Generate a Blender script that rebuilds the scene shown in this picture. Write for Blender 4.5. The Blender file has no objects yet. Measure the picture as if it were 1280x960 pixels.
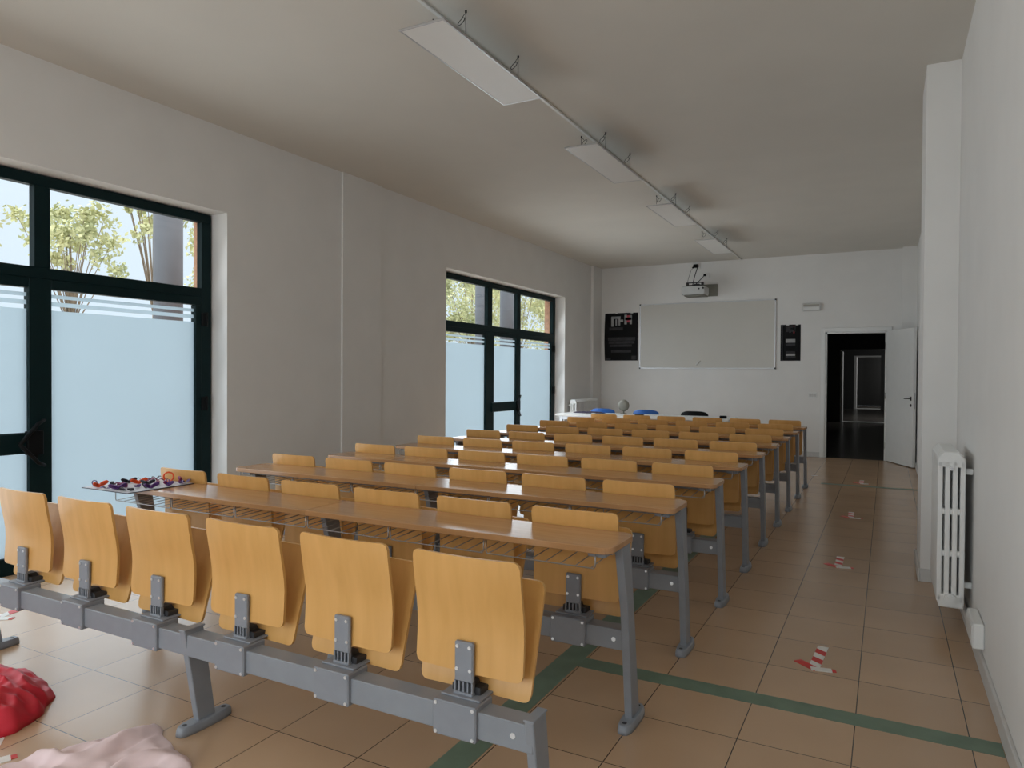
import bpy, bmesh, math, random
from mathutils import Vector, Matrix, noise

random.seed(7)
SC = bpy.context.scene
COL = SC.collection
PI = math.pi

# ------------------------------------------------------------------ camera
YAW, PITCH, ROLL, FPX, EYE = 0.48697, -0.01314, 0.00633, 884.4, 1.35
cyw, syw, cpt, spt, crl, srl = (math.cos(YAW), math.sin(YAW), math.cos(PITCH),
                                math.sin(PITCH), math.cos(ROLL), math.sin(ROLL))
r0 = Vector((cyw, syw, 0)); f0 = Vector((-syw * cpt, cyw * cpt, spt)); u0 = Vector((syw * spt, -cyw * spt, cpt))
rr = r0 * crl + u0 * srl; uu = u0 * crl - r0 * srl
cam = bpy.data.objects.new('camera', bpy.data.cameras.new('camera'))
cam.data.sensor_width = 36; cam.data.lens = 36 * FPX / 1280
cam.data.clip_start = .05; cam.data.clip_end = 300
M = Matrix((rr, uu, -f0)).transposed().to_4x4(); M.translation = (0, 0, EYE)
cam.matrix_world = M
COL.objects.link(cam); SC.camera = cam

# ------------------------------------------------------------------ sky and exposure
SC.view_settings.view_transform = 'Standard'; SC.view_settings.look = 'None'
SC.view_settings.gamma = 1; SC.view_settings.use_curve_mapping = False
SC.view_settings.exposure = 0.0
SKY = 1.15            # overall strength of the overcast sky
W = bpy.data.worlds.new('overcast_sky'); SC.world = W; W.use_nodes = True
nt = W.node_tree; nt.nodes.clear()
wo = nt.nodes.new('ShaderNodeOutputWorld'); bg = nt.nodes.new('ShaderNodeBackground')
tc = nt.nodes.new('ShaderNodeTexCoord'); sp = nt.nodes.new('ShaderNodeSeparateXYZ')
rp = nt.nodes.new('ShaderNodeValToRGB')
nt.links.new(tc.outputs['Generated'], sp.inputs[0]); nt.links.new(sp.outputs['Z'], rp.inputs[0])
rp.color_ramp.elements[0].position = 0.0; rp.color_ramp.elements[0].color = (.74, .85, .97, 1)
rp.color_ramp.elements[1].position = 0.55; rp.color_ramp.elements[1].color = (2.7, 2.65, 2.6, 1)
e = rp.color_ramp.elements.new(.22); e.color = (.80, .90, 1.0, 1)
nt.links.new(rp.outputs[0], bg.inputs[0]); bg.inputs[1].default_value = SKY
nt.links.new(bg.outputs[0], wo.inputs[0])

# daylight lamps inside the glazed fronts (left wall), plus an added fill behind the camera
def daylight(name, loc, sx, sy, watts, aim, col=(.90, .975, 1.03)):
    l = bpy.data.lights.new(name, 'AREA'); l.shape = 'RECTANGLE'; l.size = sx; l.size_y = sy; l.energy = watts; l.color = col
    o = bpy.data.objects.new(name, l); COL.objects.link(o); o.location = loc
    o.rotation_euler = Vector(aim).to_track_quat('-Z', 'Y').to_euler()
    return o
for nm, yc, watts, dip in (('daylight_near_window', 2.28, 28, -.32), ('daylight_far_window', 9.37, 54, -.46)):
    for k in range(5):      # the sky light falls inwards and down through the whole height of the glazing
        daylight(nm, (-4.985, yc, .40 + .50 * k), 3.5, .46, watts / 5, (1, 0, dip))
daylight('rear_fill_light', (-2.2, -2.75, 1.6), 4.2, 2.3, 80, (0, 1, -.28))  # fill lamp added behind the camera to brighten seat backs and room

# ------------------------------------------------------------------ materials
def mat(name, col, rough=.6, metal=0., var=0., scale=8., stretch=(1, 1, 1), bump=0., spec=.5, coat=0., rnd=0., col2=None):
    m = bpy.data.materials.new(name); m.use_nodes = True
    n = m.node_tree; b = n.nodes['Principled BSDF']
    b.inputs['Base Color'].default_value = (*col, 1); b.inputs['Roughness'].default_value = rough
    b.inputs['Metallic'].default_value = metal; b.inputs['Specular IOR Level'].default_value = spec
    b.inputs['Coat Weight'].default_value = coat; b.inputs['Coat Roughness'].default_value = .15
    if var or bump or rnd:
        t = n.nodes.new('ShaderNodeTexCoord'); mp = n.nodes.new('ShaderNodeMapping')
        mp.inputs['Scale'].default_value = stretch
        n.links.new(t.outputs['Object'], mp.inputs[0])
        z = n.nodes.new('ShaderNodeTexNoise'); z.inputs['Scale'].default_value = scale; z.inputs['Detail'].default_value = 5
        n.links.new(mp.outputs[0], z.inputs['Vector'])
        fac = z.outputs['Fac']
        if rnd:
            oi = n.nodes.new('ShaderNodeObjectInfo')
            add = n.nodes.new('ShaderNodeVectorMath'); add.operation = 'MULTIPLY_ADD'
            cx = n.nodes.new('ShaderNodeCombineXYZ')
            for k in range(3): n.links.new(oi.outputs['Random'], cx.inputs[k])
            add.inputs[1].default_value = (31, 17, 23)
            n.links.new(cx.outputs[0], add.inputs[0]); n.links.new(mp.outputs[0], add.inputs[2])
            n.links.new(add.outputs[0], z.inputs['Vector'])
        if var:
            r = n.nodes.new('ShaderNodeValToRGB')
            a = col; c2 = col2 or tuple(min(1, x * (1 + var)) for x in col)
            a = tuple(x * (1 - var) for x in col)
            r.color_ramp.elements[0].position = .3; r.color_ramp.elements[0].color = (*a, 1)
            r.color_ramp.elements[1].position = .7; r.color_ramp.elements[1].color = (*c2, 1)
            n.links.new(fac, r.inputs[0])
            out = r.outputs[0]
            if rnd:
                hs = n.nodes.new('ShaderNodeHueSaturation'); mr = n.nodes.new('ShaderNodeMapRange')
                mr.inputs[3].default_value = 1 - rnd; mr.inputs[4].default_value = 1 + rnd
                n.links.new(oi.outputs['Random'], mr.inputs[0]); n.links.new(mr.outputs[0], hs.inputs['Value'])
                n.links.new(out, hs.inputs['Color']); out = hs.outputs[0]
            n.links.new(out, b.inputs['Base Color'])
        if bump:
            bp = n.nodes.new('ShaderNodeBump'); bp.inputs['Strength'].default_value = bump; bp.inputs['Distance'].default_value = .01
            n.links.new(z.outputs['Fac'], bp.inputs['Height']); n.links.new(bp.outputs[0], b.inputs['Normal'])
    return m

WALL = mat('white_plaster', (.80, .785, .76), .85, var=.02, scale=3, bump=.03)
CEIL = mat('ceiling_paint', (.70, .67, .61), .9, var=.02, scale=2)
BASEB = mat('baseboard_grey', (.62, .61, .59), .5, var=.04, scale=12)
WOOD = mat('beech_plywood', (.68, .365, .105), .40, var=.06, scale=7, stretch=(3.2, 3.2, .3), rnd=.05, coat=.12, col2=(.72, .40, .13))
TABLE = mat('beech_laminate', (.47, .245, .105), .19, var=.07, scale=10, stretch=(.3, 4, 4), rnd=.04, spec=.6, col2=(.51, .275, .125))
STEEL = mat('grey_painted_steel', (.25, .27, .30), .42, var=.05, scale=14, spec=.5)
CLAMPM = mat('grey_plastic', (.24, .255, .285), .5, var=.05, scale=18)
DARKP = mat('dark_plastic', (.03, .03, .033), .55, var=.1, scale=20)
WIRE = mat('chromed_wire', (.42, .41, .40), .35, metal=.9, var=.05, scale=30)
SCREW = mat('zinc_screw', (.75, .76, .78), .3, metal=.6, var=.04, scale=60)
FRAME = mat('dark_green_aluminium', (.003, .016, .018), .5, var=.08, scale=10, spec=.15)
BLACK = mat('black_plastic', (.004, .005, .006), .5, var=.1, scale=20, spec=.15)
WHITEP = mat('white_enamel', (.78, .78, .76), .35, var=.015, scale=10)
BRICK = mat('red_brick', (.55, .30, .19), .85, var=.2, scale=16)
CONC = mat('blue_grey_concrete', (.125, .14, .165), .8, var=.08, scale=6)
PAVE = mat('pale_paving', (.55, .55, .53), .9, var=.1, scale=2)
LEAF = mat('yellow_green_leaf', (.47, .53, .29), .6, var=.22, scale=1.2, col2=(.68, .66, .36))
BARK = mat('bark', (.22, .17, .12), .9, var=.2, scale=9, bump=.3)
TAPEG = mat('green_tape', (.15, .215, .155), .45, var=.12, scale=9)
TAPER = mat('red_tape', (.62, .03, .025), .4, var=.05, scale=30)
TAPEW = mat('white_tape', (.78, .76, .72), .4, var=.05, scale=30)
REDC = mat('red_bag_plastic', (.62, .022, .045), .5, var=.15, scale=6)
PINKC = mat('pink_fabric', (.82, .65, .655), .85, var=.05, scale=14)
BOARDW = mat('whiteboard_enamel', (.60, .575, .52), .3, var=.015, scale=2)
ALU = mat('aluminium', (.55, .55, .56), .35, metal=.8, var=.04, scale=20)
POSTER = mat('dark_poster', (.006, .006, .007), .7, var=.2, scale=7, spec=.2)
POSTG = mat('poster_grey_print', (.032, .031, .035), .7, var=.4, scale=18)
POSTW = mat('poster_white_print', (.36, .36, .36), .6, var=.1, scale=20)
POSTR = mat('poster_red_print', (.45, .06, .09), .6, var=.1, scale=20)
BLUEP = mat('blue_plastic', (.012, .10, .38), .4, var=.08, scale=6)
BEIGE = mat('beige_plastic', (.36, .34, .29), .5, var=.05, scale=10)
FANM = mat('beige_fan_plastic', (.19, .18, .15), .55, var=.05, scale=10)
PLATE = mat('olive_grey_plate', (.21, .205, .17), .55, var=.05, scale=10)
PROJ = mat('projector_casing', (.55, .56, .55), .4, var=.03, scale=10)
DIFF = mat('lamp_diffuser', (.82, .81, .78), .45, var=.01, scale=5)
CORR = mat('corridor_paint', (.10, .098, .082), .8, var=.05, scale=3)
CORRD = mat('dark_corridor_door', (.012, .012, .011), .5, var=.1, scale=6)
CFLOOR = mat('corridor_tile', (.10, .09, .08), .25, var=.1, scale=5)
PURP = mat('purple_ribbon', (.085, .02, .16), .4, var=.2, scale=25)
ORAN = mat('orange_ribbon', (.80, .085, .012), .4, var=.1, scale=25)
MAGE = mat('dark_magenta_ribbon', (.23, .015, .10), .4, var=.2, scale=25)
NAVY = mat('black_ribbon', (.012, .010, .022), .4, var=.2, scale=25)
PAPER = mat('white_sheet', (.66, .66, .70), .6, var=.05, scale=12)
PURPC = mat('violet_cloth', (.03, .022, .05), .8, var=.2, scale=12)

def floor_material():
    m = bpy.data.materials.new('floor_tiles'); m.use_nodes = True
    n = m.node_tree; b = n.nodes['Principled BSDF']
    t = n.nodes.new('ShaderNodeTexCoord'); s = n.nodes.new('ShaderNodeSeparateXYZ')
    n.links.new(t.outputs['Object'], s.inputs[0])
    def mth(op, a, c):
        q = n.nodes.new('ShaderNodeMath'); q.operation = op
        for i, x in enumerate((a, c)):
            if x is None: continue
            if isinstance(x, (int, float)): q.inputs[i].default_value = x
            else: n.links.new(x, q.inputs[i])
        return q.outputs[0]
    masks, cells = [], []
    for ax, pitch, off in (('X', .3835, .29), ('Y', .3875, 1.933)):
        u = mth('DIVIDE', mth('SUBTRACT', s.outputs[ax], off), pitch)
        cells.append(mth('FLOOR', mth('ADD', u, 200), None))
        fr = mth('FRACT', mth('ADD', u, 200), None)
        d = mth('MULTIPLY', mth('MINIMUM', fr, mth('SUBTRACT', 1, fr)), pitch)
        masks.append(mth('LESS_THAN', d, .0019))
    grout = mth('MAXIMUM', masks[0], masks[1])
    cb = n.nodes.new('ShaderNodeCombineXYZ'); n.links.new(cells[0], cb.inputs[0]); n.links.new(cells[1], cb.inputs[1])
    wn = n.nodes.new('ShaderNodeTexWhiteNoise'); wn.noise_dimensions = '3D'; n.links.new(cb.outputs[0], wn.inputs['Vector'])
    z = n.nodes.new('ShaderNodeTexNoise'); z.inputs['Scale'].default_value = 2.2; z.inputs['Detail'].default_value = 2
    n.links.new(t.outputs['Object'], z.inputs['Vector'])
    r = n.nodes.new('ShaderNodeValToRGB')
    r.color_ramp.elements[0].position = .25; r.color_ramp.elements[0].color = (*FL_A, 1)
    r.color_ramp.elements[1].position = .75; r.color_ramp.elements[1].color = (*FL_B, 1)
    n.links.new(z.outputs['Fac'], r.inputs[0])
    hs = n.nodes.new('ShaderNodeHueSaturation'); mr = n.nodes.new('ShaderNodeMapRange')
    mr.inputs[3].default_value = .95; mr.inputs[4].default_value = 1.05
    n.links.new(wn.outputs['Value'], mr.inputs[0]); n.links.new(mr.outputs[0], hs.inputs['Value']); n.links.new(r.outputs[0], hs.inputs['Color'])
    mx = n.nodes.new('ShaderNodeMix'); mx.data_type = 'RGBA'
    n.links.new(grout, mx.inputs[0]); n.links.new(hs.outputs[0], mx.inputs[6]); mx.inputs[7].default_value = (.045, .036, .03, 1)
    n.links.new(mx.outputs[2], b.inputs['Base Color'])
    mr2 = n.nodes.new('ShaderNodeMapRange'); n.links.new(z.outputs['Fac'], mr2.inputs[0])
    mr2.inputs[3].default_value = .20; mr2.inputs[4].default_value = .28
    n.links.new(mr2.outputs[0], b.inputs['Roughness'])
    b.inputs['Specular IOR Level'].default_value = .75
    return m
FL_A, FL_B = (.49, .325, .20), (.535, .36, .225)
FLOOR = floor_material()

def glass_material():
    m = bpy.data.materials.new('clear_glass'); m.use_nodes = True; n = m.node_tree; n.nodes.clear()
    o = n.nodes.new('ShaderNodeOutputMaterial'); a = n.nodes.new('ShaderNodeBsdfTransparent'); g = n.nodes.new('ShaderNodeBsdfGlossy')
    a.inputs[0].default_value = (.95, .97, .97, 1); g.inputs['Roughness'].default_value = .02
    lw = n.nodes.new('ShaderNodeLayerWeight'); lw.inputs[0].default_value = .5
    pw = n.nodes.new('ShaderNodeMath'); pw.operation = 'POWER'; pw.inputs[1].default_value = 5; n.links.new(lw.outputs['Facing'], pw.inputs[0])
    f = n.nodes.new('ShaderNodeMapRange'); f.inputs[3].default_value = .03; f.inputs[4].default_value = .8; n.links.new(pw.outputs[0], f.inputs[0])
    x = n.nodes.new('ShaderNodeMixShader'); n.links.new(f.outputs[0], x.inputs[0]); n.links.new(a.outputs[0], x.inputs[1]); n.links.new(g.outputs[0], x.inputs[2])
    n.links.new(x.outputs[0], o.inputs[0]); return m
def frost_material():
    m = bpy.data.materials.new('frosted_film'); m.use_nodes = True; n = m.node_tree; n.nodes.clear()
    o = n.nodes.new('ShaderNodeOutputMaterial'); a = n.nodes.new('ShaderNodeBsdfTranslucent'); d = n.nodes.new('ShaderNodeBsdfDiffuse')
    a.inputs[0].default_value = FROST; d.inputs[0].default_value = (.45, .52, .58, 1)
    t = n.nodes.new('ShaderNodeTexCoord'); z = n.nodes.new('ShaderNodeTexNoise'); z.inputs['Scale'].default_value = 1.3
    n.links.new(t.outputs['Object'], z.inputs['Vector'])
    mr = n.nodes.new('ShaderNodeMapRange'); mr.inputs[3].default_value = .08; mr.inputs[4].default_value = .14
    n.links.new(z.outputs['Fac'], mr.inputs[0])
    x = n.nodes.new('ShaderNodeMixShader'); n.links.new(mr.outputs[0], x.inputs[0]); n.links.new(a.outputs[0], x.inputs[1]); n.links.new(d.outputs[0], x.inputs[2])
    n.links.new(x.outputs[0], o.inputs[0]); return m
FROST = (.66, .74, .795, 1)
GLASS = glass_material(); FROSTM = frost_material()

# ------------------------------------------------------------------ mesh helpers
class MB:
    """collects shapes into one mesh; each shape may name a material slot"""
    def __init__(s): s.bm = bmesh.new(); s.slot = 0
    def _fin(s, faces, smooth):
        for f in faces: f.material_index = s.slot; f.smooth = smooth
    def box(s, x0, x1, y0, y1, z0, z1, bev=0., smooth=False, seg=1):
        vs = [s.bm.verts.new(p) for p in ((x0, y0, z0), (x1, y0, z0), (x1, y1, z0), (x0, y1, z0), (x0, y0, z1), (x1, y0, z1), (x1, y1, z1), (x0, y1, z1))]
        fs = [s.bm.faces.new([vs[i] for i in q]) for q in ((3, 2, 1, 0), (4, 5, 6, 7), (0, 1, 5, 4), (1, 2, 6, 5), (2, 3, 7, 6), (3, 0, 4, 7))]
        s._fin(fs, smooth)
        if bev:
            r = bmesh.ops.bevel(s.bm, geom=list({e for f in fs for e in f.edges}), offset=bev, segments=seg, profile=.5, affect='EDGES', clamp_overlap=True)
            s._fin(r['faces'], smooth)
        return s
    def prism(s, pts, axis, a, b, bev=0.):
        """polygon pts (2-D) extruded along axis from a to b; axis X: pts=(y,z), Y: (x,z), Z: (x,y)"""
        def P(p, t):
            return {'X': (t, p[0], p[1]), 'Y': (p[0], t, p[1]), 'Z': (p[0], p[1], t)}[axis]
        A = [s.bm.verts.new(P(p, a)) for p in pts]; B = [s.bm.verts.new(P(p, b)) for p in pts]
        fs = [s.bm.faces.new(A), s.bm.faces.new(B)]
        n = len(pts)
        for i in range(n): fs.append(s.bm.faces.new((A[i], A[(i + 1) % n], B[(i + 1) % n], B[i])))
        s._fin(fs, False)
        bmesh.ops.recalc_face_normals(s.bm, faces=fs)
        if bev:
            r = bmesh.ops.bevel(s.bm, geom=list({e for f in fs[:2] for e in f.edges}), offset=bev, segments=1, profile=.5, affect='EDGES', clamp_overlap=True)
            s._fin(r['faces'], False)
        return s
    def tube(s, pts, r, n=8, closed=False, smooth=True):
        pts = [Vector(p) for p in pts]; N = len(pts); rings = []
        up = Vector((.123, .217, .97))
        for i, p in enumerate(pts):
            if closed: d = pts[(i + 1) % N] - pts[i - 1]
            else: d = pts[min(i + 1, N - 1)] - pts[max(i - 1, 0)]
            d.normalize(); a = d.cross(up)
            if a.length < 1e-3: a = d.cross(Vector((1, 0, 0)))
            a.normalize(); b = d.cross(a); up = b * -1 if b.dot(up) < 0 else b
            rad = r[i] if isinstance(r, (list, tuple)) else r
            a = d.cross(up).normalized(); b = up
            rings.append([s.bm.verts.new(p + (a * math.cos(2 * PI * k / n) + b * math.sin(2 * PI * k / n)) * rad) for k in range(n)])
        fs = []
        for i in range(N if closed else N - 1):
            A, B = rings[i], rings[(i + 1) % N]
            for k in range(n): fs.append(s.bm.faces.new((A[k], A[(k + 1) % n], B[(k + 1) % n], B[k])))
        if not closed: fs += [s.bm.faces.new(rings[0][::-1]), s.bm.faces.new(rings[-1])]
        s._fin(fs, smooth); bmesh.ops.recalc_face_normals(s.bm, faces=fs); return s
    def disc(s, c, axis, r, h, n=20, smooth=False):
        """short cylinder centred on c along a unit axis"""
        ax = Vector(axis).normalized(); c = Vector(c)
        a = ax.orthogonal().normalized(); b = ax.cross(a)
        A = [s.bm.verts.new(c - ax * h / 2 + (a * math.cos(2 * PI * k / n) + b * math.sin(2 * PI * k / n)) * r) for k in range(n)]
        B = [s.bm.verts.new(v.co + ax * h) for v in A]
        fs = [s.bm.faces.new(A[::-1]), s.bm.faces.new(B)]
        for k in range(n): fs.append(s.bm.faces.new((A[k], A[(k + 1) % n], B[(k + 1) % n], B[k])))
        s._fin(fs, smooth); return s
    def sheet(s, P, nu, nv, th=0., nrm=None, smooth=True):
        """grid surface P(i,j)->point, optional thickness th along nrm(i,j)"""
        def grid(off):
            return [[s.bm.verts.new(Vector(P(i, j)) + (Vector(nrm(i, j)) * off if nrm else Vector())) for j in range(nv + 1)] for i in range(nu + 1)]
        A = grid(0); fs = []
        for i in range(nu):
            for j in range(nv): fs.append(s.bm.faces.new((A[i][j], A[i + 1][j], A[i + 1][j + 1], A[i][j + 1])))
        s._fin(fs, smooth)
        if th:
            B = grid(th); g = []
            for i in range(nu):
                for j in range(nv): g.append(s.bm.faces.new((B[i][j], B[i][j + 1], B[i + 1][j + 1], B[i + 1][j])))
            s._fin(g, smooth); h = []
            for i in range(nu):
                h.append(s.bm.faces.new((A[i][0], B[i][0], B[i + 1][0], A[i + 1][0])))
                h.append(s.bm.faces.new((A[i][nv], A[i + 1][nv], B[i + 1][nv], B[i][nv])))
            for j in range(nv):
                h.append(s.bm.faces.new((A[0][j], A[0][j + 1], B[0][j + 1], B[0][j])))
                h.append(s.bm.faces.new((A[nu][j], B[nu][j], B[nu][j + 1], A[nu][j + 1])))
            s._fin(h, False); fs += g + h
        bmesh.ops.recalc_face_normals(s.bm, faces=fs)
        if th:
            for f in s.bm.faces:
                pass
            for e in {e for f in h for e in f.edges}:
                if any(not f.smooth for f in e.link_faces): e.smooth = False
        return s
    def mesh(s, name, *mats):
        me = bpy.data.meshes.new(name); s.bm.to_mesh(me); s.bm.free()
        for m in mats: me.materials.append(m)
        return me
    def build(s, name, m, parent=None, loc=(0, 0, 0), rot=(0, 0, 0)):
        mats = m if isinstance(m, (list, tuple)) else [m]
        return put(name, s.mesh(name, *mats), parent, loc, rot)

def put(name, me, parent=None, loc=(0, 0, 0), rot=(0, 0, 0)):
    o = bpy.data.objects.new(name, me); COL.objects.link(o)
    o.location = loc; o.rotation_euler = rot
    if parent: o.parent = parent
    return o
def empty(name, loc=(0, 0, 0), rot=(0, 0, 0)):
    o = bpy.data.objects.new(name, None); COL.objects.link(o); o.location = loc; o.rotation_euler = rot
    o.empty_display_size = .1
    return o
def tag(o, label, cat, group=None):
    o['label'] = label; o['category'] = cat
    if group: o['group'] = group
    return o
def struct(o, label=None, cat=None):
    o['kind'] = 'structure'
    if label: o['label'] = label
    if cat: o['category'] = cat
    return o
def rrect(x0, x1, y0, y1, r, n=5):
    pts = []
    for cx, cy, a0 in ((x1 - r, y1 - r, 0), (x0 + r, y1 - r, 90), (x0 + r, y0 + r, 180), (x1 - r, y0 + r, 270)):
        for k in range(n + 1):
            a = math.radians(a0 + 90 * k / n); pts.append((cx + r * math.cos(a), cy + r * math.sin(a)))
    return pts

# ------------------------------------------------------------------ the room
XL, XF, XR = -4.926, -5.106, .405          # left wall face, window frame face, right wall face
YF, YB, ZC = 12.879, -3.0, 3.401           # far wall, back wall, ceiling
WINS = [(.42, 4.145), (7.51, 11.235)]
ZT = 2.69                                   # top of the window frames
OPN = [(a + .0, b + .012) for a, b in WINS]

struct(MB().box(-5.30, XR + .2, YB - .2, YF + .02, -.12, 0).build('floor', FLOOR), 'brown glazed floor tiles with thin dark joints', 'floor')
struct(MB().box(-5.30, XR + .2, YB - .2, YF + .2, ZC, ZC + .2).build('ceiling', CEIL), 'plain white ceiling above the benches', 'ceiling')
def window_wall(x0, x1, inset):
    b = MB(); ys = sorted(OPN); y = YB - .2
    for a, c in ys:
        b.box(x0, x1, y, a + inset, -.1, ZC); b.box(x0, x1, a + inset, c - inset, ZT + .008 - inset, ZC); y = c - inset
    b.box(x0, x1, y, YF + .2, -.1, ZC); return b
struct(window_wall(-5.175, XL, 0).build('wall_left', WALL), 'white left wall with two tall glazed openings', 'wall')
struct(window_wall(-5.30, -5.175, .035).build('wall_left_brick', BRICK), 'red brick outer skin seen in the window reveals', 'wall')
struct(MB().box(XR, XR + .2, YB - .2, YF + .2, -.1, ZC).build('wall_right', WALL), 'plain white wall beside the right aisle', 'wall')
b = MB(); b.box(-5.3, -4.4, YB - .2, YB, -.1, ZC); b.box(.0, XR + .2, YB - .2, YB, -.1, ZC); b.box(-4.4, 0, YB - .2, YB, -.1, .35); b.box(-4.4, 0, YB - .2, YB, 2.85, ZC)
struct(b.build('wall_back', WALL), 'white wall behind the viewer', 'wall')
DX0, DX1, DH = -.91, -.002, 2.09            # door opening
b = MB(); b.box(-5.3, DX0, YF, YF + .16, -.1, ZC); b.box(DX1, XR + .2, YF, YF + .16, -.1, ZC); b.box(DX0, DX1, YF, YF + .16, DH, ZC)
struct(b.build('wall_far', WALL), 'white end wall with the whiteboard and the doorway', 'wall')
struct(MB().box(.21, XR, 5.40, 5.98, 0, ZC).build('wall_right_pier', WALL), 'white pier projecting from the right wall behind the radiator', 'pier')
struct(MB().box(XL, XL + .022, 5.57, 6.19, 0, ZC).build('wall_left_pier', WALL), 'shallow white pier on the left wall between the windows', 'pier')
struct(MB().box(XL, XL + .05, 12.45, YF, 0, ZC).build('wall_left_corner_pier', WALL), 'shallow white pier in the far left corner', 'pier')
struct(MB().box(.20, XR, 12.74, YF, 0, ZC).build('wall_far_corner_pier', WALL), 'white boxed pier in the far right corner by the door', 'pier')
# baseboards
bb = dict(left=[(XL, XL + .012, 4.16, 5.57), (XL, XL + .012, 6.19, 7.5), (XL, XL + .012, 11.25, 12.45)],
          right=[(XR - .014, XR, YB, 5.40), (XR - .014, XR, 5.98, 12.74)],
          far=[(-4.87, DX0 - .06, YF - .012, YF)])
for k, L in bb.items():
    b = MB()
    for q in L: b.box(*q, 0, .085, .003)
    struct(b.build('baseboard_' + k, BASEB), 'low grey-white baseboard along the %s wall' % k, 'baseboard')
b = MB(); b.box(.196, .21, 5.388, 5.98, 0, .085, .003); b.box(.21, XR, 5.386, 5.40, 0, .085, .003)
struct(b.build('baseboard_pier', BASEB), 'baseboard round the foot of the right pier', 'baseboard')

# ------------------------------------------------------------------ windows (dark green aluminium doors)
def glazed(n, y0, y1, label):
    X0, X1 = XF - .065, XF
    sh = y1 - 4.145
    Y = lambda v: v + sh
    b = MB()
    def bar(ya, yb, za, zb, d=0, bev=.004): b.box(X0 - .0 + d, X1 + d, ya, yb, za, zb, bev)
    bar(y0, y1, 2.615, ZT); bar(y0, y0 + .095, 0, 2.615); bar(y1 - .095, y1, 0, 2.615)     # outer frame
    bar(y0 + .095, y1 - .095, 1.985, 2.062)                                                   # transom
    for a, c in ((1.80, 1.93), (2.725, 2.83)): bar(Y(a), Y(c), 2.062, 2.615)                  # upper mullions
    for a, c in ((1.745, 1.985), (2.69, 2.838)): bar(Y(a), Y(c), 0, 1.985)                    # lower mullions
    for a, c in ((y0 + .095, Y(1.745)), (Y(1.985), Y(2.69)), (Y(2.838), y1 - .095)):
        bar(a, c, 1.918, 1.985); bar(a, c, 0, .115)                                           # sash rails
    bar(y0 + .095, y0 + .15, .115, 1.918); bar(y1 - .152, y1 - .095, .115, 1.918)             # sash stiles
    w = struct(b.build('window_%d' % n, FRAME), label, 'window')
    def pane(ya, yb, za, zb, frost=False):
        xm = X0 + .03
        p = MB().box(xm - .004, xm + .004, ya, yb, za, zb).build('pane', GLASS, w)
        if frost:
            f = MB(); x0 = xm + .0045
            f.box(x0, x0 + .0008, ya, yb, za, 1.775)
            for za_, zb_ in ((1.805, 1.835), (1.86, 1.885)): f.box(x0, x0 + .0008, ya, yb, za_, zb_)
            fo = f.build('frosted_film', FROSTM, p); fo['label'] = 'frosted film with clear stripes near the top'
    pane(y0 + .095, Y(1.80), 2.062, 2.615); pane(Y(1.93), Y(2.725), 2.062, 2.615); pane(Y(2.83), y1 - .095, 2.062, 2.615)
    pane(y0 + .15, Y(1.745), .115, 1.918, True); pane(Y(1.985), Y(2.69), .115, 1.918, True); pane(Y(2.838), y1 - .152, .115, 1.918, True)
    MB().box(X1 - .03, X1 + .022, Y(1.90), Y(2.70), .80, .94, .008).build('push_bar', FRAME, w)
    # black lever bracket with two arms at the mullion
    h = MB(); x = X1 + .045
    cy = Y(2.60)
    for s in (1, -1):
        h.tube([(x + .03, cy - .01, .868), (x + .03, cy + .02, .868 + s * .03), (x + .012, cy + .115, .868 + s * .13), (x, cy + .165, .868 + s * .155), (x - .03, cy + .165, .868 + s * .15)], [.012, .014, .013, .011, .010], 8)
    h.prism([(cy + .03, .868), (cy + .14, .868 + .11), (cy + .14, .868 - .11)], 'X', X1 - .001, X1 + .012, .003)
    h.box(X1, x, cy + .06, cy + .16, .79, .95, .004)
    h.build('bar_lever', BLACK, w)
    for z in (.30, 1.09, 1.80):
        MB().box(X1 - .002, X1 + .018, y1 - .105, y1 - .045, z - .055, z + .055, .005).tube([(X1 + .018, y1 - .06, z - .06), (X1 + .018, y1 - .06, z + .06)], .011, 8).build('hinge', BLACK, w)
    return w
glazed(1, *WINS[0], 'near glazed door front with dark green frames and frosted lower panes')
glazed(2, *WINS[1], 'far glazed door front beyond the shallow pier, with dark green frames')
b = MB()  # unseen rear window, added to let more light into the room
for q in ((-4.4, -4.32, .35, 2.85), (-.08, 0, .35, 2.85), (-2.24, -2.16, .35, 2.85)): b.box(q[0], q[1], YB - .11, YB - .05, q[2], q[3], .004)
for z in (.35, 2.77): b.box(-4.32, -.08, YB - .11, YB - .05, z, z + .08, .004)
w3 = struct(b.build('window_3', FRAME), 'wide clear window added in the unseen wall behind the viewer for fill light', 'window')
for x0, x1 in ((-4.32, -2.24), (-2.16, -.08)): MB().box(x0, x1, YB - .084, YB - .076, .43, 2.77).build('pane', GLASS, w3)

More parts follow.
